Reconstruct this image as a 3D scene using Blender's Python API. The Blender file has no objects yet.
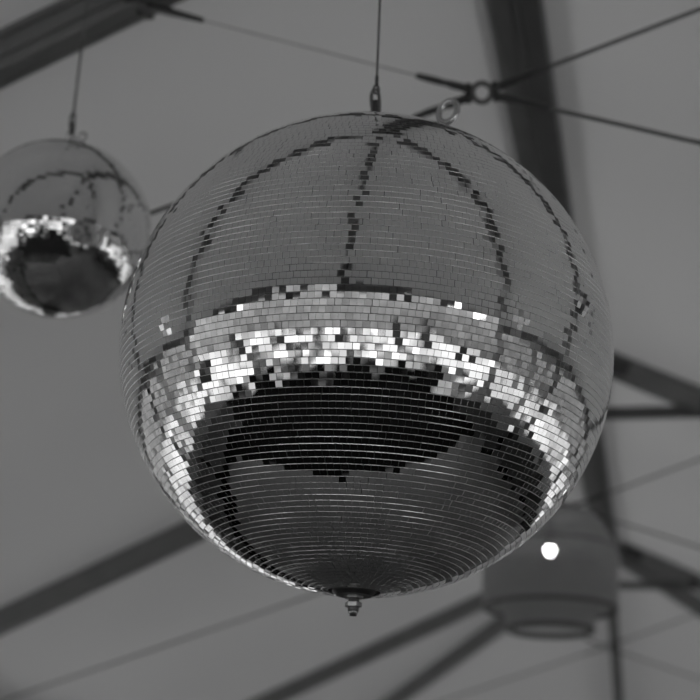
import bpy, bmesh, math, random
from mathutils import Vector, Matrix
random.seed(11)
rnd = random.Random(5)
sc = bpy.context.scene
COL = sc.collection
R_ = math.radians

# ------------------------------------------------------------------ dimensions
TS = 0.4704                    # roof slope (rise over run)
HR = 4.775                     # ridge beam centre height
HW = 4.2                       # half width of the tent
EAVE = HR - TS * HW
FY = [2.5, 3.587, 8.259, 13.426]      # frame positions along the ridge
Y0, Y1 = 0.9, 17.63                  # near and far walls
CAM = Vector((0.426, 0.0, 1.75))
PSI, ELEV, ROLL = R_(12.356), R_(19.995), R_(2.473)

# ------------------------------------------------------------------ materials
def nodes(name):
    m = bpy.data.materials.new(name); m.use_nodes = True
    nt = m.node_tree; nt.nodes.clear()
    out = nt.nodes.new('ShaderNodeOutputMaterial')
    return m, nt, out

def grey(v): return (v, v, v, 1)

def pbr(name, v, rough=.5, metal=0.0, spec=.5, noise=0.0, nscale=8.0, bump=0.0, emit=0.0):
    m, nt, out = nodes(name)
    b = nt.nodes.new('ShaderNodeBsdfPrincipled')
    b.inputs['Base Color'].default_value = grey(v)
    b.inputs['Roughness'].default_value = rough
    b.inputs['Metallic'].default_value = metal
    b.inputs['Specular IOR Level'].default_value = spec
    if emit:
        b.inputs['Emission Color'].default_value = grey(1); b.inputs['Emission Strength'].default_value = emit
    if noise or bump:
        tc = nt.nodes.new('ShaderNodeTexCoord')
        n = nt.nodes.new('ShaderNodeTexNoise'); n.inputs['Scale'].default_value = nscale
        n.inputs['Detail'].default_value = 5
        nt.links.new(tc.outputs['Object'], n.inputs['Vector'])
        if noise:
            r = nt.nodes.new('ShaderNodeMapRange')
            r.inputs['From Min'].default_value = .3; r.inputs['From Max'].default_value = .7
            r.inputs['To Min'].default_value = v * (1 - noise); r.inputs['To Max'].default_value = v * (1 + noise)
            nt.links.new(n.outputs['Fac'], r.inputs['Value'])
            nt.links.new(r.outputs['Result'], b.inputs['Base Color'])
        if bump:
            bp = nt.nodes.new('ShaderNodeBump'); bp.inputs['Strength'].default_value = bump
            nt.links.new(n.outputs['Fac'], bp.inputs['Height'])
            nt.links.new(bp.outputs['Normal'], b.inputs['Normal'])
    nt.links.new(b.outputs['BSDF'], out.inputs['Surface'])
    return m

def fabric(name, refl, trans, nscale=.35, amount=.18):
    m, nt, out = nodes(name)
    tc = nt.nodes.new('ShaderNodeTexCoord')
    n = nt.nodes.new('ShaderNodeTexNoise'); n.inputs['Scale'].default_value = nscale; n.inputs['Detail'].default_value = 3
    nt.links.new(tc.outputs['Object'], n.inputs['Vector'])
    r = nt.nodes.new('ShaderNodeMapRange')
    r.inputs['From Min'].default_value = .3; r.inputs['From Max'].default_value = .7
    r.inputs['To Min'].default_value = trans * (1 - amount); r.inputs['To Max'].default_value = trans * (1 + amount)
    nt.links.new(n.outputs['Fac'], r.inputs['Value'])
    d = nt.nodes.new('ShaderNodeBsdfDiffuse'); d.inputs['Color'].default_value = grey(refl)
    t = nt.nodes.new('ShaderNodeBsdfTranslucent')
    nt.links.new(r.outputs['Result'], t.inputs['Color'])
    a = nt.nodes.new('ShaderNodeAddShader')
    nt.links.new(d.outputs[0], a.inputs[0]); nt.links.new(t.outputs[0], a.inputs[1])
    nt.links.new(a.outputs[0], out.inputs['Surface'])
    return m

def clear_vinyl():
    m, nt, out = nodes('clear_vinyl')
    t = nt.nodes.new('ShaderNodeBsdfTransparent'); t.inputs['Color'].default_value = grey(.93)
    g = nt.nodes.new('ShaderNodeBsdfGlossy'); g.inputs['Roughness'].default_value = .08
    x = nt.nodes.new('ShaderNodeMixShader'); x.inputs['Fac'].default_value = .06
    nt.links.new(t.outputs[0], x.inputs[1]); nt.links.new(g.outputs[0], x.inputs[2])
    nt.links.new(x.outputs[0], out.inputs['Surface'])
    return m

M = dict(
    roof=fabric('roof_fabric', .60, .0268),
    wallf=fabric('wall_fabric', .5, .09),
    wallb=fabric('bright_wall_fabric', .5, .25),
    vinyl=clear_vinyl(),
    floor=pbr('dark_floor', .0015, .95, spec=.02, noise=.3, nscale=3),
    dance=pbr('dance_floor', .042, .7, spec=.2, noise=.12, nscale=2),
    ground=pbr('outside_ground', .47, .9, noise=.6, nscale=.32),
    hedge=pbr('hedge', .17, .9, noise=.6, nscale=6, bump=.6),
    alu=pbr('tent_aluminium', .20, .45, metal=.25, noise=.08, nscale=6),
    alud=pbr('ridge_aluminium', .11, .45, metal=.25, noise=.08, nscale=6),
    steel=pbr('dark_steel', .08, .4, metal=.6),
    wire=pbr('wire_rope', .17, .45, metal=.6),
    stud=pbr('dull_zinc', .30, .30, metal=1.0, noise=.2, nscale=90),
    hook=pbr('worn_steel', .22, .35, metal=.8),
    wirel=pbr('pale_wire_rope', .38, .5, metal=.3),
    chrome=pbr('zinc_steel', .55, .22, metal=1.0, noise=.12, nscale=60),
    tile=pbr('mirror_glass', .76, .015, metal=1.0),
    tedge=pbr('mirror_glass_edge', .58, .15, metal=1.0),
    core=pbr('ball_backing', .09, .5),
    plate=pbr('pole_plate', .03, .45, metal=.3),
    weave=pbr('woven_shade', .36, .8),
    rim=pbr('shade_rim', .12, .7),
    bulb=pbr('lit_bulb', .9, .4, emit=28.0),
    black=pbr('black_cloth', .012, .85),
    blackw=pbr('black_lacquer', .012, .5),
    whitec=pbr('white_cloth', .8, .8),
    white=pbr('white_ceramic', .75, .35),
)

# ------------------------------------------------------------------ helpers
def obj(name, verts, faces, mat, parent=None, smooth=False, mats=None, midx=None):
    me = bpy.data.meshes.new(name)
    me.from_pydata([tuple(v) for v in verts], [], faces); me.update()
    for m in (mats or [mat]): me.materials.append(m)
    if midx: me.polygons.foreach_set('material_index', midx)
    if smooth: me.polygons.foreach_set('use_smooth', [True] * len(me.polygons))
    o = bpy.data.objects.new(name, me); COL.objects.link(o)
    if parent: o.parent = parent
    return o

def empty(name, loc=(0, 0, 0)):
    o = bpy.data.objects.new(name, None); COL.objects.link(o); o.location = loc
    o.empty_display_size = .1
    return o

def tag(o, label, cat, group=None):
    o['label'] = label; o['category'] = cat
    if group: o['group'] = group
    return o

def structure(o): o['kind'] = 'structure'; return o

class MB:
    def __init__(s): s.v = []; s.f = []
    def add(s, v, f):
        n = len(s.v); s.v += [Vector(p) for p in v]; s.f += [tuple(i + n for i in q) for q in f]
    def box(s, a, b):
        x0, y0, z0 = a; x1, y1, z1 = b
        s.add([(x0,y0,z0),(x1,y0,z0),(x1,y1,z0),(x0,y1,z0),(x0,y0,z1),(x1,y0,z1),(x1,y1,z1),(x0,y1,z1)],
              [(0,3,2,1),(4,5,6,7),(0,1,5,4),(1,2,6,5),(2,3,7,6),(3,0,4,7)])
    def extrude(s, prof, a, b, up=Vector((0, 0, 1))):
        a = Vector(a); b = Vector(b); t = (b - a).normalized()
        x = t.cross(up).normalized(); u = x.cross(t)
        n = len(prof)
        v = [a + x * p[0] + u * p[1] for p in prof] + [b + x * p[0] + u * p[1] for p in prof]
        f = [(i, (i + 1) % n, n + (i + 1) % n, n + i) for i in range(n)]
        f += [tuple(range(n))[::-1], tuple(range(n, 2 * n))]
        s.add(v, f)
    def tube(s, pts, rads, n=12, closed=False, cap=True):
        pts = [Vector(p) for p in pts]
        if not isinstance(rads, (list, tuple)): rads = [rads] * len(pts)
        v = []; m = len(pts); prev = None
        for i, p in enumerate(pts):
            if closed: t = pts[(i + 1) % m] - pts[i - 1]
            else: t = pts[min(i + 1, m - 1)] - pts[max(i - 1, 0)]
            t.normalize()
            if prev is None:
                a = Vector((0, 0, 1)) if abs(t.z) < .9 else Vector((1, 0, 0))
                x = t.cross(a).normalized()
            else:
                x = (prev - t * prev.dot(t)).normalized()
            prev = x; y = t.cross(x)
            for k in range(n):
                q = 2 * math.pi * k / n
                v.append(p + (x * math.cos(q) + y * math.sin(q)) * rads[i])
        f = []
        for i in range(m if closed else m - 1):
            j = (i + 1) % m
            for k in range(n):
                f.append((i*n + k, i*n + (k+1) % n, j*n + (k+1) % n, j*n + k))
        if cap and not closed:
            f.append(tuple(range(n))[::-1]); f.append(tuple(range((m-1)*n, m*n)))
        s.add(v, f)
    def lathe(s, prof, c=(0, 0, 0), n=48, axis=Vector((0, 0, 1)), caps=True):
        """prof: list of (radius, height) along axis"""
        c = Vector(c); axis = Vector(axis).normalized()
        a = Vector((1, 0, 0)) if abs(axis.x) < .9 else Vector((0, 1, 0))
        x = (a - axis * a.dot(axis)).normalized(); y = axis.cross(x)
        v = []
        for r, h in prof:
            for k in range(n):
                q = 2 * math.pi * k / n
                v.append(c + axis * h + (x * math.cos(q) + y * math.sin(q)) * r)
        f = []
        for i in range(len(prof) - 1):
            for k in range(n):
                f.append((i*n + k, i*n + (k+1) % n, (i+1)*n + (k+1) % n, (i+1)*n + k))
        if caps:
            f.append(tuple(range(n))[::-1]); f.append(tuple(range((len(prof)-1)*n, len(prof)*n)))
        s.add(v, f)
    def torus(s, c, R, r, nrm, n=40, k=14, sx=1.0, sy=1.0, up=None):
        c = Vector(c); nrm = Vector(nrm).normalized()
        a = Vector(up) if up else (Vector((0, 0, 1)) if abs(nrm.z) < .9 else Vector((1, 0, 0)))
        y = (a - nrm * a.dot(nrm)).normalized(); x = y.cross(nrm)
        s.tube([c + x * (R * sx * math.cos(2*math.pi*i/n)) + y * (R * sy * math.sin(2*math.pi*i/n)) for i in range(n)], r, k, closed=True)
    def build(s, name, mat, parent=None, smooth=False, off=None):
        v = [p - Vector(off) for p in s.v] if off is not None else s.v
        o = obj(name, v, s.f, mat, parent)
        if smooth:
            me = o.data
            me.polygons.foreach_set('use_smooth', [True] * len(me.polygons))
            try: me.set_sharp_from_angle(angle=R_(35))
            except Exception: pass
        return o

def channel_profile(w, d):
    """keder-channel tent section, centred, w wide and d deep"""
    h = w / 2; g = w * .11; t = d / 2
    r = [(h, t), (h, t - .16*d), (h - g, t - .20*d), (h - g, t - .34*d), (h, t - .38*d), (h, t - .66*d),
         (h - g*.8, t - .69*d), (h - g*.8, t - .80*d), (h, t - .83*d), (h, t - .96*d), (h - .04*w, t - d),
         (h*.45, t - d), (h*.45, t - .94*d)]
    l = [(-x, z) for x, z in reversed(r)]
    return r + l

def rafter_pt(k_y, q, dz=0.0): return Vector((q, k_y, HR - TS * abs(q) + dz))

RAFTER = channel_profile(.095, .135)
RIDGE = channel_profile(.140, .150)
POST = channel_profile(.095, .120)
COLLAR = channel_profile(.050, .065)
TIE = [(.025 * math.cos(i * math.pi / 6), .025 * math.sin(i * math.pi / 6)) for i in range(12)]

# ------------------------------------------------------------------ setting: ground, floor, roof, walls
mb = MB(); mb.box((-120, -120, -.30), (120, 120, -.06)); structure(mb.build('ground', M['ground']))
mb = MB(); mb.box((-HW - .1, -3.3, -.058), (HW + .3, Y1 + .3, 0)); structure(mb.build('floor', M['floor']))
mb = MB(); mb.box((-2.8, 1.66, .0005), (3.1, 17.0, .012)); structure(mb.build('floor_dance_area', M['dance']))

def roof():
    up = .078
    ov = HW + .12
    hr, he = HR + up, HR + up - TS * ov
    nb = Y0 - .12; fb = Y1 + .12
    v = []; f = []
    def grid(a, b, c, d, nu, nv):       # a-b ridge side, d-c eave side; slight sag between the frames
        n0 = len(v)
        for i in range(nu + 1):
            for j in range(nv + 1):
                s, t = i / nu, j / nv
                p = (Vector(a) * (1 - s) + Vector(b) * s) * (1 - t) + (Vector(d) * (1 - s) + Vector(c) * s) * t
                v.append(p)
        for i in range(nu):
            for j in range(nv):
                q = n0 + i * (nv + 1) + j
                f.append((q, q + 1, q + nv + 2, q + nv + 1))
    for sgn in (-1, 1):
        grid((0, FY[0], hr), (0, FY[-1], hr), (sgn*ov, fb, he), (sgn*ov, nb, he), 16, 6)
    grid((0, FY[0], hr), (0, FY[0], hr), (-ov, nb, he), (ov, nb, he), 8, 6)
    grid((0, FY[-1], hr), (0, FY[-1], hr), (ov, fb, he), (-ov, fb, he), 8, 6)
    return structure(obj('ceiling', v, f, M['roof']))
roof()

wn = 0
WT = EAVE - .24
def wall(name, axis, at, spans, flip, mat='wallf', glazed=True):
    """fabric wall with clear vinyl windows between the posts"""
    global wn
    mb = MB(); lo, hi = spans[0][0], spans[-1][1]
    t = .012
    def bx(a0, a1, z0, z1, m):
        if axis == 'x': m.box((at - t, a0, z0), (at + t, a1, z1))
        else: m.box((a0, at - t, z0), (a1, at + t, z1))
    bx(lo, hi, 0.0, .22 if glazed else WT, mb); bx(lo, hi, WT, EAVE + .03, mb)
    for i, (a0, a1) in enumerate(spans):
        if not glazed: break
        bx(a0, a0 + .14, .22, WT, mb); bx(a1 - .14, a1, .22, WT, mb)
    structure(mb.build(name, M[mat]))
    if not glazed: return
    for (a0, a1) in spans:
        wn += 1
        p = MB(); t = .002
        bx(a0 + .14, a1 - .14, .22, WT, p)
        w = structure(p.build('window_%d' % wn, M['vinyl']))
        t = .018; q = MB(); n = 3
        for k in range(1, n):
            c = a0 + .14 + (a1 - a0 - .28) * k / n
            bx(c - .03, c + .03, .22, WT, q)
        bx(a0 + .14, a1 - .14, 1.62, 1.67, q)
        q.build('window_frame', M['wallf'], w); t = .012

ys = [Y0] + FY + [Y1]
side = [(ys[i], ys[i + 1]) for i in range(len(ys) - 1)]
wall('wall_left', 'x', -HW - .08, side, 1)
wall('wall_right', 'x', HW + .08, side, -1)
ends = [(-HW, -1.7), (-1.7, 1.7), (1.7, HW)]
wall('wall_far', 'y', Y1 + .08, ends, -1, 'wallf', False)

# eave beams, corner posts and the frame over the entrance: only ever seen mirrored in the balls
trim = 0
def trim_beam(prof, a, b, mat='alu'):
    global trim
    trim += 1
    m = MB(); m.extrude(prof, a, b, Vector((0, 0, 1)) if abs((Vector(b) - Vector(a)).normalized().z) < .95 else Vector((0, 1, 0)))
    structure(m.build('trim_%d' % trim, M[mat]))
for sgn in (-1, 1):
    for i in range(len(ys) - 1):
        trim_beam(POST, (sgn*HW, ys[i] + .055, EAVE - .05), (sgn*HW, ys[i+1] - .055, EAVE - .05))
    trim_beam(POST, (sgn*HW, Y1, 0), (sgn*HW, Y1, EAVE))
    trim_beam(POST, (sgn*1.7, Y1, 0), (sgn*1.7, Y1, EAVE))
    trim_beam(RAFTER, (sgn*.16, FY[0] - .12, HR - .07), (sgn*(HW - .06), Y0 + .06, EAVE))
trim_beam(COLLAR, (-HW + .06, Y0, EAVE + .01), (HW - .06, Y0, EAVE + .01))
trim_beam(POST, (-HW + .06, Y1, EAVE - .05), (HW - .06, Y1, EAVE - .05))
trim_beam(COLLAR, (0, FY[0] - .06, HR - .03), (0, Y0 + .07, EAVE))
for sgn in (-1, 1): trim_beam(POST, (sgn*HW, Y0, 0), (sgn*HW, Y0, EAVE))

# hedge and pale yard outside, seen only through the vinyl in the mirror tiles
def hedge(name, x0, y0, x1, y1, h):
    v = []; f = []; n = 60; r2 = random.Random(name)
    a = Vector((x0, y0, 0)); b = Vector((x1, y1, 0)); t = (b - a).normalized(); w = Vector((-t.y, t.x, 0))
    for i in range(n + 1):
        p = a.lerp(b, i / n); hh = h * (.75 + .4 * r2.random()); ww = .9 + .4 * r2.random()
        v += [p - w*ww + Vector((0,0,-.06)), p - w*ww*.9 + Vector((0,0,hh*.8)), p + Vector((0,0,hh)), p + w*ww*.9 + Vector((0,0,hh*.8)), p + w*ww + Vector((0,0,-.06))]
    for i in range(n):
        for k in range(4): f.append((i*5+k, i*5+k+1, i*5+k+6, i*5+k+5))
    return structure(obj(name, v, f, M['hedge'], smooth=True))
hedge('exterior_hedge', -15, -13.5, 15, -14, 5.7)
hedge('exterior_hedge.001', -13.5, -13, -13, 40, 3.7)
hedge('exterior_hedge.002', 13.5, -13, 13, 40, 3.5)
hedge('exterior_hedge.003', -24, 40, 24, 40, 2.6)

# ------------------------------------------------------------------ ridge and frames
rb = tag(empty('ridge_beam', (0, FY[0], HR)), 'dark ridge beam running down from the top edge behind the large mirror ball', 'beam')
mb = MB(); mb.extrude(channel_profile(.105, .150), (.034, FY[0] + .05, HR), (.034, FY[-1] + .05, HR)); mb.build('main_profile', M['alud'], rb, off=(0, FY[0], HR))
mb = MB(); mb.extrude(channel_profile(.092, .105), (-.072, FY[0] + .05, HR + .02), (-.072, FY[-1] + .05, HR + .02)); mb.build('keder_rail', M['alu'], rb, off=(0, FY[0], HR))

FRAME_LABEL = {
    1: 'nearest tent frame, grooved rafter crossing the top left corner above the small mirror ball',
    2: 'middle tent frame, dark rafters behind the large mirror ball, level collar tie at right',
    3: 'farthest tent frame, blurred rafters sloping both ways from the ridge behind the pendant lamp',
}
def frame(k):
    y = FY[k]
    root = tag(empty('tent_frame', (0, y, 0)), FRAME_LABEL[k], 'tent frame')
    off = (0, y, 0)
    for s in (-1, 1):
        m = MB(); m.extrude(RAFTER, rafter_pt(y, s*(.092 if s > 0 else .122)), rafter_pt(y, s*(HW - .02))); m.build('rafter', M['alu'], root, off=off)
        m = MB(); m.extrude(POST, (s*HW, y, 0), (s*HW, y, EAVE - .06), Vector((0, 1, 0))); m.build('upright', M['alu'], root, off=off)
        m = MB()   # gusset plate at the peak
        m.extrude([(-.004, -.05), (.004, -.05), (.004, .05), (-.004, .05)], rafter_pt(y - .056, s*.14, -.01), rafter_pt(y - .056, s*.30, -.01))
        m.build('gusset_plate', M['steel'], root, off=off)
    zc = HR - .396; q = .396 / TS - .05
    m = MB(); m.extrude(COLLAR, (-q + .04, y, zc), (q - .04, y, zc)); co = m.build('collar_tie', M['alud'], root, off=off)
    for s in (-1, 1):
        m = MB(); m.box((s*(q - .04) - .045, y - .058, zc - .04), (s*(q - .04) + .045, y - .049, zc + .05)); m.build('tie_bracket', M['steel'], co, off=off)
    return root
for k in (1, 2, 3): frame(k)

# hip rafters of the far end
HL = {-1: 'left hip rafter fanning down from the far peak beneath the pendant lamp',
      0: 'central hip rafter dropping from the far peak, just right of the pendant lamp',
      1: 'right hip rafter fanning from the far peak toward the lower right corner'}
for s in (-1, 0, 1):
    m = MB(); a = Vector((s*.13, FY[-1] + .16, HR - .105)); b = Vector((s*(HW - .06), Y1 - (.10 if s else .05), EAVE - .05))
    m.extrude(RAFTER, a, b)
    tag(m.build('hip_rafter', M['alu']), HL[s], 'beam')

# scissor braces: four steel rods meeting at a ring under the peak
BL = {1: 'nearest rod brace, ring and forked ends at upper right beside the eye bolt',
      2: 'middle rod brace, its ring at the large mirror ball\'s lower right edge above the lamp',
      3: 'farthest faint rod brace crossing beneath the pendant lamp'}
def brace(k):
    y = FY[k]; c = Vector((-.012 if k == 1 else -.044, y, HR - .93 if k == 1 else HR - .955))
    root = tag(empty('rod_brace', c), BL[k], 'brace')
    m = MB(); m.torus(c, .0265, .0078, Vector((.1, -.85, -.5))); m.build('brace_ring', M['wire'], root, smooth=True, off=c)
    q = 1.06
    endsp = [(Vector((s*q, y, HR - TS*q - .045)), True) for s in (-1, 1)] + [(Vector((s*(HW - .04), y, c.z - .338*(HW - .04))), False) for s in (-1, 1)]
    for e, upper in endsp:
        d = (e - c).normalized()
        thin = upper and e.x < 0; m = MB(); m.tube([c + d*.19, e], .0025 if thin else .0062, 10); rod = m.build('brace_rod', M['wirel' if thin else 'wire'], root, smooth=True, off=c)
        m = MB()
        side = d.cross(Vector((0, 1, 0))).normalized() * .0 + Vector((0, 1, 0)) * .011
        for s in (-1, 1): m.tube([c + d*.036 + side*s, c + d*.095 + side*s*.8, c + d*.12], [.0075, .0075, .007], 8)
        m.tube([c + d*.105, c + d*.13, c + d*.16, c + d*.20], [.0085, .0105, .0105, .008], 10)
        m.build('fork_end', M['steel'], root, smooth=True, off=c)
        m = MB()
        p = c + d*.040; n = Vector((0, 1, 0)); m.lathe([(.011, -.019), (.011, .019)], p, 6, n); m.build('fork_pin', M['steel'], root, off=c)
        m = MB(); m.tube([e - d*.22, e - d*.10, e - d*.02], [.008, .013, .013], 10)
        m.box(tuple(e - Vector((.03, .05, .025))), tuple(e + Vector((.03, .05, .02)))); m.build('end_fitting', M['steel'], root, off=c)
    return root
for k in (1, 2, 3): brace(k)

# ------------------------------------------------------------------ mirror balls
# knocked patches of tiles on the large ball: direction, angular half sizes (across, down), downward tilt
DENTS = [(Vector((.903, -.427, .055)), .050, .075, .40), (Vector((-.405, -.843, -.355)), .028, .060, .17), (Vector((.698, -.702, -.144)), .030, .035, .16), (Vector((-.587, -.792, -.17)), .030, .040, .27)]
def tiles(R, pitch, seed, flat, jit, dents=()):
    rr = random.Random(seed)
    v = []; f = []; mi = []
    rows = int(round(math.pi * R / pitch)); dl = math.pi / rows
    waves = [(Vector((rr.gauss(0, 1), rr.gauss(0, 1), rr.gauss(0, 1))) * 3.2, rr.random() * 6.28) for _ in range(6)]
    for i in range(rows):
        lat = -math.pi / 2 + (i + .5) * dl
        if abs(lat) > R_(84.6): continue
        N = max(8, int(2 * math.pi * R * math.cos(lat) / pitch)); da = 2 * math.pi / N
        ph = rr.random() * 6.28; left = 0
        rj = rr.gauss(0, jit * .25)
        for j in range(N):
            if left == 0:
                left = rr.choice((3, 5, 6, 8, 8, 10, 10, 12)); sx, sy = rr.gauss(0, jit * .9), rr.gauss(0, jit * .8); first = True
            else: first = False
            left -= 1
            a = ph + j * da
            n = Vector((math.cos(lat) * math.cos(a), math.cos(lat) * math.sin(a), math.sin(lat)))
            e = Vector((-math.sin(a), math.cos(a), 0)); u = n.cross(e)
            w1 = sum(math.sin(w.dot(n) + p) for w, p in waves[:3]); w2 = sum(math.sin(w.dot(n) + p) for w, p in waves[3:])
            k = 1.0 if rr.random() > .10 else 3.0
            tx = w1 * jit * .5 + sx + rr.gauss(0, jit * .55) * k; ty = w2 * jit * .4 + sy + rj + rr.gauss(0, jit * .5) * k
            for dn, da_, db_, tilt in dents:
                g = n - dn
                if n.dot(dn) > .9 and (g.dot(e) / da_) ** 2 + (g.dot(u) / db_) ** 2 < 1:
                    ty -= tilt * (.75 + .5 * rr.random()); tx += rr.gauss(0, .05)
            nn = (n + e * tx + u * ty).normalized()
            e2 = (e - nn * e.dot(nn)).normalized(); u2 = nn.cross(e2)
            c = n * R; c.z *= flat
            gx, gy = pitch * .010, pitch * .020
            hw = da * R * math.cos(lat) / 2 - gx / 2; hl = dl * R / 2 - gy / 2
            sh = pitch * .06 if first else 0
            b = len(v)
            for bx, by, dz in ((.012, .057, 0), (.008, .038, .0088), (.004, .019, .0236), (0, 0, .048), (0, 0, .24)):
                for (x, y) in ((-1, -1), (1, -1), (1, 1), (-1, 1)):
                    v.append(c + e2 * (x * (hw - bx*pitch) + (sh if x < 0 else 0)) + u2 * y * (hl - by*pitch) - nn * dz * pitch)
            f.append((b, b+1, b+2, b+3)); mi.append(0)
            for lv in (0, 1, 2, 3):
                for q in range(4):
                    r = (q + 1) % 4
                    f.append((b+4*lv+4+q, b+4*lv+4+r, b+4*lv+r, b+4*lv+q)); mi.append(1 if lv < 3 else 2)
    return v, f, mi

TOCAM = Vector((math.sin(PSI), -math.cos(PSI), 0)); CRIGHT = Vector((math.cos(PSI), math.sin(PSI), 0))
def ball(c, R, pitch, seed, jit, label, wire_top, wire_label, wire_r, big):
    c = Vector(c); flat = .982
    root = tag(empty('mirror_ball', c), label, 'disco ball')
    if big: root.matrix_world = Matrix.Translation(c) @ Matrix.Rotation(R_(-.6), 4, TOCAM)
    v, f, mi = tiles(R, pitch, seed, flat, jit, DENTS if big else ())
    obj('mirror_tiles', v, f, None, root, mats=[M['tile'], M['tedge'], M['core']], midx=mi)
    m = MB(); n = 40
    m.lathe([(R * .990 * math.cos(-math.pi/2 + math.pi*i/n), R * .990 * flat * math.sin(-math.pi/2 + math.pi*i/n)) for i in range(1, n)], (0, 0, 0), 80)
    m.build('ball_shell', M['core'], root, smooth=True)
    zp = R * flat
    # pole plates
    for s, nm in ((-1, 'bottom_plate'), (1, 'top_plate')):
        m = MB(); m.lathe([(.0, s*(zp + .002)), (R*.070, s*(zp + .002)), (R*.085, s*(zp - .004)), (R*.090, s*(zp - .016))][::-s] if s > 0 else
                          [(R*.001, -zp - .004), (R*.070, -zp - .004), (R*.085, -zp + .002), (R*.090, -zp + .016)], (0, 0, 0), 40, caps=False)
        m.build(nm, M['plate'], root, smooth=True)
    # threaded stud with nuts under the ball
    q = max(.62, R / .649)
    if big:
        m = MB()
        prof = [(.0150*q, .0)]
        for i in range(13):
            z = -.0036 * q * i
            prof += [(.0150*q, z), (.0128*q, z - .0018*q)]
        prof += [(.0125*q, -.048*q), (.0095*q, -.053*q), (.0001, -.054*q)]
        m.lathe(prof, (0, 0, -zp), 24, caps=False); st = m.build('threaded_stud', M['stud'], root, smooth=True)
        for z, r in ((-.000, .0245), (-.021, .0215)):
            m = MB(); m.lathe([(r*q*.82, z*q), (r*q, (z-.002)*q), (r*q, (z-.012)*q), (r*q*.82, (z-.014)*q)], (0, 0, -zp), 6); m.build('stud_nut', M['stud'], st)
        m = MB(); m.lathe([(.0095*q, -.054*q), (.0092*q, -.0555*q), (.004*q, -.0565*q)], (0, 0, -zp), 20); m.build('stud_tip', M['plate'], st, smooth=True)
    # hanging eye on the pole
    m = MB(); ey = zp + .060*q
    m.tube([(0, 0, zp), (0, 0, ey - .015*q)], .0085*q, 14); m.lathe([(.024*q, 0), (.024*q, .008*q)], (0, 0, zp), 20)
    m.torus((0, 0, ey), .019*q, .0062*q, CRIGHT * .8 + TOCAM * .6); m.build('hanging_eye', M['chrome'], root, smooth=True)
    # spare eye bolt leaning out of the top
    d = (CRIGHT * .263 + TOCAM * .148 + Vector((0, 0, .945))).normalized()
    if big:
        b0 = d * R * .985; rc = d * R * 1.108
        m = MB(); m.tube([b0, rc - d * .030*q], .0075*q, 14); m.lathe([(.020*q, 0), (.020*q, .007*q), (.012*q, .012*q)], b0, 20, d)
        m.torus(rc, .0275*q, .0088*q, TOCAM * .85 - CRIGHT * .45, sx=.98, sy=1.20, up=d); m.build('eye_bolt', M['chrome'], root, smooth=True)
    else:
        d = (CRIGHT * .16 + TOCAM * .20 + Vector((0, 0, .94))).normalized()
        b0 = d * R * .985; rc = d * R * 1.065
        m = MB(); m.tube([b0, rc - d * .014], .004, 10); m.torus(rc, .013, .0035, TOCAM * .85 - CRIGHT * .45, up=d); m.build('eye_bolt', M['chrome'], root, smooth=True)
    # wire rope with snap hook
    w = tag(empty('suspension_wire', (c.x, c.y, wire_top)), wire_label, 'wire')
    off = (c.x, c.y, wire_top)
    hz = c.z + zp + .075*q
    m = MB(); L = .098*q; hw = .014*q
    pts = []
    for i in range(28):
        t = 2*math.pi*i/28
        px = hw * math.copysign(abs(math.cos(t)) ** .7, math.cos(t)) * (1.0 + .25 * math.sin(t)); pz = L/2 * math.sin(t)
        pts.append(Vector((c.x, c.y, hz + L/2 - .006*q)) + (CRIGHT * .75 + TOCAM * .66) * px + Vector((0, 0, pz)) + CRIGHT * (-.10 * pz))
    m.tube(pts, .0052*q, 10, closed=True)
    m.build('snap_hook', M['hook'], w, smooth=True, off=off)
    m = MB(); m.tube([(c.x, c.y, hz + L*.05), (c.x, c.y, hz + L*.55)], [.010*q, .011*q], 12); m.build('hook_gate', M['steel'], w, smooth=True, off=off)
    top = hz + L - .012*q
    m = MB(); m.torus((c.x, c.y, top + .006*q), .009*q, .0028*q, CRIGHT * .4 + TOCAM, sy=1.5)
    m.tube([(c.x, c.y, top + .018*q), (c.x, c.y, top + .050*q)], .0052*q, 10); m.build('ferrule', M['steel'], w, smooth=True, off=off)
    m = MB(); m.tube([(c.x, c.y, top + .02*q), (c.x, c.y, wire_top)], wire_r, 10); m.build('wire_rope', M['wire'], w, smooth=True, off=off)
    m = MB(); m.lathe([(.012, -.02), (.016, -.012), (.016, 0)], (c.x, c.y, wire_top), 16); m.build('ceiling_clamp', M['steel'], w, off=off)
    if not big:
        m = MB(); m.box((c.x - .015, c.y - .03, wire_top), (c.x + .015, FY[1] - .0485, wire_top + .022)); m.build('hanger_arm', M['steel'], w, off=off)
    return root

BX, SX = -.093, -1.068
rz = lambda x: HR - TS * abs(x) - .015
ball((BX, 2.511, 2.674), .456, .456 * math.pi / 122, 3, .0110,
     'large mirror ball in the centre, covered in small square glass tiles', rz(BX) - .078, 'thin wire and snap hook holding the large mirror ball', .0024, True)
ball((SX, 3.228, 3.314), .237, .0108, 8, .0100,
     'small blurred mirror ball at upper left, cut by the picture edge', rz(SX), 'thin wire and hook holding the small mirror ball at upper left', .0034, False)
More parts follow.
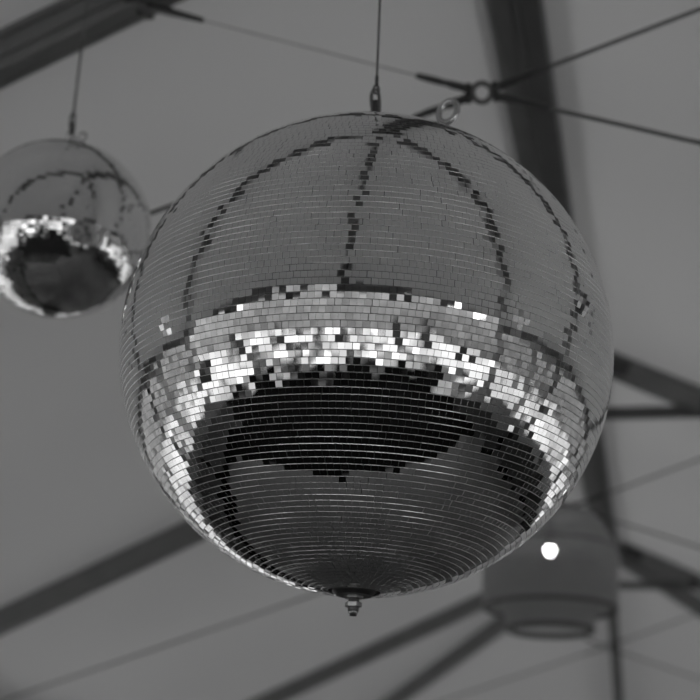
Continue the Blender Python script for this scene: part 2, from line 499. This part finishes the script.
# ------------------------------------------------------------------ pendant lamp
def lattice(prof, n, wv, wh, c):
    """open woven surface of revolution: upright canes and hoops"""
    m = MB()
    tot = len(prof)
    for k in range(n):
        for s in (-1, 1):
            pts = []
            for i, (r, z) in enumerate(prof):
                a = 2*math.pi*k/n + s * i * .055
                pts.append((c[0] + (r + s*.0012) * math.cos(a), c[1] + (r + s*.0012) * math.sin(a), z))
            m.tube(pts, wv, 4, cap=False)
    for i, (r, z) in enumerate(prof):
        m.tube([(c[0] + r*math.cos(2*math.pi*j/64), c[1] + r*math.sin(2*math.pi*j/64), z) for j in range(64)], wh, 4, closed=True)
    return m
def resample(prof, n):
    out = []; d = [0]
    for a, b in zip(prof, prof[1:]): d.append(d[-1] + math.hypot(b[0]-a[0], b[1]-a[1]))
    for i in range(n + 1):
        t = d[-1] * i / n; j = max(k for k in range(len(d) - 1) if d[k] <= t + 1e-9)
        q = (t - d[j]) / (d[j+1] - d[j]); out.append((prof[j][0]*(1-q) + prof[j+1][0]*q, prof[j][1]*(1-q) + prof[j+1][1]*q))
    return out
LX, LY, LK = -.124, 7.681, .93
lamp = tag(empty('pendant_lamp', (LX, LY, 3.06)), 'wide woven drum pendant lamp with a glowing bulb, below right of the large mirror ball', 'lamp')
lo = (0, 0, 3.06); LX0, LY0 = LX, LY; LX, LY = 0, 0; lc = (0, 0); lamp.location = (LX0, LY0, 2.968); lamp.scale = (LK, LK, LK)
outer = resample([(.250, 3.765), (.285, 3.735), (.368, 3.590), (.378, 3.560), (.378, 3.250), (.370, 3.225)], 26)
sh = lattice(outer, 84, .0040, .0034, lc).build('outer_shade', M['weave'], lamp, off=lo)
for r, z, t in ((.250, 3.765, .011), (.372, 3.575, .008), (.372, 3.235, .013)):
    m = MB(); m.tube([(LX + r*math.cos(2*math.pi*j/72), LY + r*math.sin(2*math.pi*j/72), z) for j in range(72)], t, 8, closed=True); m.build('shade_rim', M['rim'], sh, smooth=True, off=lo)
inner = resample([(.300, 3.47), (.285, 3.30), (.235, 3.115)], 14)
sh2 = lattice(inner, 64, .0038, .0034, lc).build('inner_shade', M['weave'], lamp, off=lo)
m = MB(); m.tube([(LX + .235*math.cos(2*math.pi*j/64), LY + .235*math.sin(2*math.pi*j/64), 3.115) for j in range(64)], .016, 8, closed=True); m.build('shade_rim', M['rim'], sh2, smooth=True, off=lo)
m = MB()
for k in range(3):
    a = 2*math.pi*k/3 + .4
    m.tube([(LX, LY, 3.70), (LX + .25*math.cos(a), LY + .25*math.sin(a), 3.765)], .006, 8)
    m.tube([(LX, LY, 3.68), (LX + .30*math.cos(a), LY + .30*math.sin(a), 3.47)], .005, 8)
m.build('spider_frame', M['rim'], lamp, off=lo)
m = MB(); m.lathe([(.013, 3.588), (.022, 3.61), (.024, 3.66), (.024, 3.72), (.012, 3.75)], (LX, LY, 0), 20); m.build('lamp_socket', M['rim'], lamp, smooth=True, off=lo)
m = MB(); m.lathe([(.002, 3.540), (.014, 3.543), (.024, 3.552), (.028, 3.565), (.024, 3.578), (.014, 3.590)], (LX, LY, 0), 24); m.build('bulb', M['bulb'], lamp, smooth=True, off=lo)
m = MB(); m.tube([(LX, LY, 3.74), (LX, LY, 3.06 + (HR - .04 - 2.968) / LK)], .005, 8); m.build('cord', M['rim'], lamp, off=lo)
m = MB(); m.box((-.014, -.014, 3.06 + (HR - .05 - 2.968) / LK), ((-.0705 - LX0) / LK, .014, 3.06 + (HR - .028 - 2.968) / LK)); m.build('hanging_bracket', M['steel'], lamp, off=lo)

# ------------------------------------------------------------------ furniture mirrored in the underside of the balls
DT = 'black draped buffet table, seen only as a reflection in the mirror balls'
def draped_table(x, y, w, d, h, rz_):
    t = tag(empty('draped_table', (x, y, 0)), DT, 'table', 'black draped tables in the reflections'); t.rotation_euler.z = rz_
    v = []; f = []; n = 48
    ring = []
    for i in range(n):
        a = 2*math.pi*i/n; cx, sx = math.cos(a), math.sin(a)
        k = 1 / max(abs(cx), abs(sx)); ring.append((cx*k*w/2, sx*k*d/2))
    m = MB(); fold = lambda i: 1 + .03 * math.sin(i * 2.6)
    for z, s in ((.01, 1.05), (.4, 1.02), (h - .03, 1.0), (h, .985)):
        for i, (a, b) in enumerate(ring):
            g = fold(i) if z < h - .05 else 1
            v.append((a*s*g, b*s*g, z))
    for r in range(3):
        for i in range(n): f.append((r*n+i, r*n+(i+1) % n, (r+1)*n+(i+1) % n, (r+1)*n+i))
    f.append(tuple(range(3*n, 4*n)))
    obj('table_cloth', v, f, M['black'], t)
    return t
for s in (-1, 1):
    for y in (1.7, 3.8, 5.9, 8.0): draped_table(s*3.62, y, .75, 1.9, .76, 0)

RT = 'round table under a white cloth, seen only as a reflection in the mirror balls'
CH = 'black slatted chair around the white tables, seen only as a reflection in the mirror balls'
def round_table(x, y):
    TAKEN.append((x, y, .90)); t = tag(empty('round_table', (x, y, 0)), RT, 'table', 'white round tables in the reflections')
    m = MB(); n = 56
    v = []; f = []
    prof = [(.86, .03), (.83, .30), (.80, .60), (.78, .735), (.77, .75)]
    for r, z in prof:
        for i in range(n):
            a = 2*math.pi*i/n; g = 1 + (.035 * math.sin(i * 1.571 + r) if z < .7 else 0)
            v.append((r*g*math.cos(a), r*g*math.sin(a), z))
    for r in range(len(prof) - 1):
        for i in range(n): f.append((r*n+i, r*n+(i+1) % n, (r+1)*n+(i+1) % n, (r+1)*n+i))
    f.append(tuple(range((len(prof)-1)*n, len(prof)*n)))
    obj('table_cloth', v, f, M['whitec'], t)
    return t
def chair_proto():
    t = tag(empty('dining_chair'), CH, 'chair', 'black chairs in the reflections')
    m = MB(); m.box((-.21, -.21, .43), (.21, .21, .465)); m.build('seat', M['blackw'], t)
    for sx in (-1, 1):
        m = MB(); m.tube([(sx*.19, .19, 0), (sx*.18, .18, .43)], [.014, .018], 8); m.build('leg', M['blackw'], t)
        m = MB(); m.tube([(sx*.19, -.20, 0), (sx*.18, -.19, .45), (sx*.18, -.25, .92)], [.014, .018, .014], 8); m.build('leg', M['blackw'], t)
    m = MB()
    for i in range(4): m.box((-.18, -.225 - .012*i - .01, .56 + .10*i), (.18, -.225 - .012*i + .006, .61 + .10*i))
    m.build('backrest', M['blackw'], t)
    return t
proto = None
TAKEN = []            # (x, y, clearance) of everything standing on the floor
def free(x, y, r): return all(math.hypot(x - p, y - q) > r + c for p, q, c in TAKEN)
def chair(x, y, a):
    global proto
    if not free(x, y, .30): return
    TAKEN.append((x, y, .30))
    if proto is None: proto = t = chair_proto()
    else:
        t = proto.copy(); COL.objects.link(t)
        for ch in list(proto.children):
            c = ch.copy(); COL.objects.link(c); c.parent = t
    t.location = (x, y, 0); t.rotation_euler = (0, 0, a)
for i, (x, y) in enumerate(((-2.6, -5.2), (-.9, -7.6), (-4.6, -8.2), (2.9, -8.4), (-7.4, -5.0), (6.6, -6.2))):
    round_table(x, y)
    for k in range(6):
        a = 2*math.pi*k/6 + x + y
        chair(x + 1.22*math.cos(a), y + 1.22*math.sin(a), a + math.pi/2)
ST = 'small round table under a white cloth, seen only as a reflection in the mirror balls'
small = None
def small_table(x, y):
    global small
    TAKEN.append((x, y, .40))
    if small is None:
        t = tag(empty('cocktail_table'), ST, 'table', 'small white tables in the reflections')
        n = 40; v = []; f = []
        prof = [(.34, .02), (.22, .45), (.33, .74), (.36, .765), (.36, .78)]
        for r, z in prof:
            for i in range(n):
                a = 2*math.pi*i/n; g = 1 + (.06 * math.sin(i * 1.571) if z < .7 else 0)
                v.append((r*g*math.cos(a), r*g*math.sin(a), z))
        for r in range(len(prof) - 1):
            for i in range(n): f.append((r*n+i, r*n+(i+1) % n, (r+1)*n+(i+1) % n, (r+1)*n+i))
        f.append(tuple(range((len(prof)-1)*n, len(prof)*n)))
        obj('table_cloth', v, f, M['whitec'], t); small = t
    else:
        t = small.copy(); COL.objects.link(t)
        for ch in list(small.children):
            c = ch.copy(); COL.objects.link(c); c.parent = t
    t.location = (x, y, 0)
SPOTS = ((-3.5, -2.6), (-2.45, -1.9), (-1.5, -2.7), (-.55, -1.8), (1.35, -2.0), (2.2, -2.8), (2.9, -1.7), (3.7, -2.5), (-3.3, -.7), (3.6, -.5))
for x, y in SPOTS: small_table(x, y)
PA = 'added dark stand-in for a person, shaped like a furled umbrella, seen only in reflections'
par = None
def standin(x, y):  # furled umbrella shapes added as dark, person-like columns in the ball reflections
    global par
    TAKEN.append((x, y, .30))
    if par is None:
        t = tag(empty('dark_standin'), PA, 'standin', 'dark stand-ins in the reflections')
        m = MB(); m.lathe([(.24, 0), (.24, .05), (.05, .08)], n=24); m.build('standin_base', M['blackw'], t)
        m = MB(); m.tube([(0, 0, .05), (0, 0, 2.05)], .02, 10); m.build('pole', M['blackw'], t)
        v = []; f = []; n = 32; prof = [(.10, .78), (.17, .85), (.15, 1.3), (.10, 1.8), (.03, 2.02)]
        for r, z in prof:
            for i in range(n):
                a = 2*math.pi*i/n; g = 1 + .14 * math.sin(8 * a); v.append((r*g*math.cos(a), r*g*math.sin(a), z))
        for r in range(len(prof) - 1):
            for i in range(n): f.append((r*n+i, r*n+(i+1) % n, (r+1)*n+(i+1) % n, (r+1)*n+i))
        obj('standin_body', v, f, M['black'], t); par = t
    else:
        t = par.copy(); COL.objects.link(t)
        for ch in list(par.children):
            c = ch.copy(); COL.objects.link(c); c.parent = t
    t.location = (x, y, 0)
for x, y in ((-3.1, -3.5), (-.15, -3.9), (2.75, -3.6), (4.3, -3.1), (-5.0, -2.2), (5.2, -1.0)): standin(x, y)
for i, (x, y) in enumerate(SPOTS):
    for k in range(4):
        a = 2.1 * i + k * 1.57
        chair(x + .72*math.cos(a), y + .72*math.sin(a), a + math.pi/2)
for i in range(9):
    x = -3.9 + i * .95
    chair(x, -3.75 + .1 * math.sin(i * 1.9), .2 * math.sin(i * 3.1))

# ------------------------------------------------------------------ world, camera
w = bpy.data.worlds.new('overcast_sky'); sc.world = w; w.use_nodes = True
nt = w.node_tree; nt.nodes.clear()
o = nt.nodes.new('ShaderNodeOutputWorld'); bg = nt.nodes.new('ShaderNodeBackground')
tc = nt.nodes.new('ShaderNodeTexCoord'); sp = nt.nodes.new('ShaderNodeSeparateXYZ')
cr = nt.nodes.new('ShaderNodeValToRGB')
cr.color_ramp.elements[0].position = 0.0; cr.color_ramp.elements[0].color = grey(.75)
cr.color_ramp.elements[1].position = .7; cr.color_ramp.elements[1].color = grey(1)
nt.links.new(tc.outputs['Generated'], sp.inputs[0]); nt.links.new(sp.outputs['Z'], cr.inputs['Fac'])
mr = nt.nodes.new('ShaderNodeMapRange'); mr.inputs['From Min'].default_value = -1; mr.inputs['To Min'].default_value = .55; mr.inputs['To Max'].default_value = 1.45
mx = nt.nodes.new('ShaderNodeVectorMath'); mx.operation = 'MULTIPLY'
nt.links.new(sp.outputs['X'], mr.inputs['Value']); nt.links.new(cr.outputs['Color'], mx.inputs[0]); nt.links.new(mr.outputs['Result'], mx.inputs[1])
nt.links.new(mx.outputs[0], bg.inputs['Color']); bg.inputs['Strength'].default_value = 3.0
nt.links.new(bg.outputs[0], o.inputs['Surface'])

cd = bpy.data.cameras.new('camera'); cam = bpy.data.objects.new('camera', cd); COL.objects.link(cam)
cd.sensor_fit = 'HORIZONTAL'; cd.sensor_width = 24.0; cd.lens = 24.0 * 1458 / 700
cd.clip_start = .05; cd.clip_end = 500
fwd = Vector((-math.sin(PSI)*math.cos(ELEV), math.cos(PSI)*math.cos(ELEV), math.sin(ELEV)))
right = Vector((math.cos(PSI), math.sin(PSI), 0)); up = right.cross(fwd)
r2 = right * math.cos(ROLL) + up * math.sin(ROLL); u2 = up * math.cos(ROLL) - right * math.sin(ROLL)
mat = Matrix((r2, u2, -fwd)).transposed().to_4x4(); mat.translation = CAM
cam.matrix_world = mat
cd.dof.use_dof = True; cd.dof.focus_distance = 2.37; cd.dof.aperture_fstop = 2.0; cd.dof.aperture_blades = 7
sc.camera = cam
sc.view_settings.view_transform = 'Standard'; sc.view_settings.look = 'None'
sc.view_settings.exposure = 0.0; sc.view_settings.gamma = 1.0
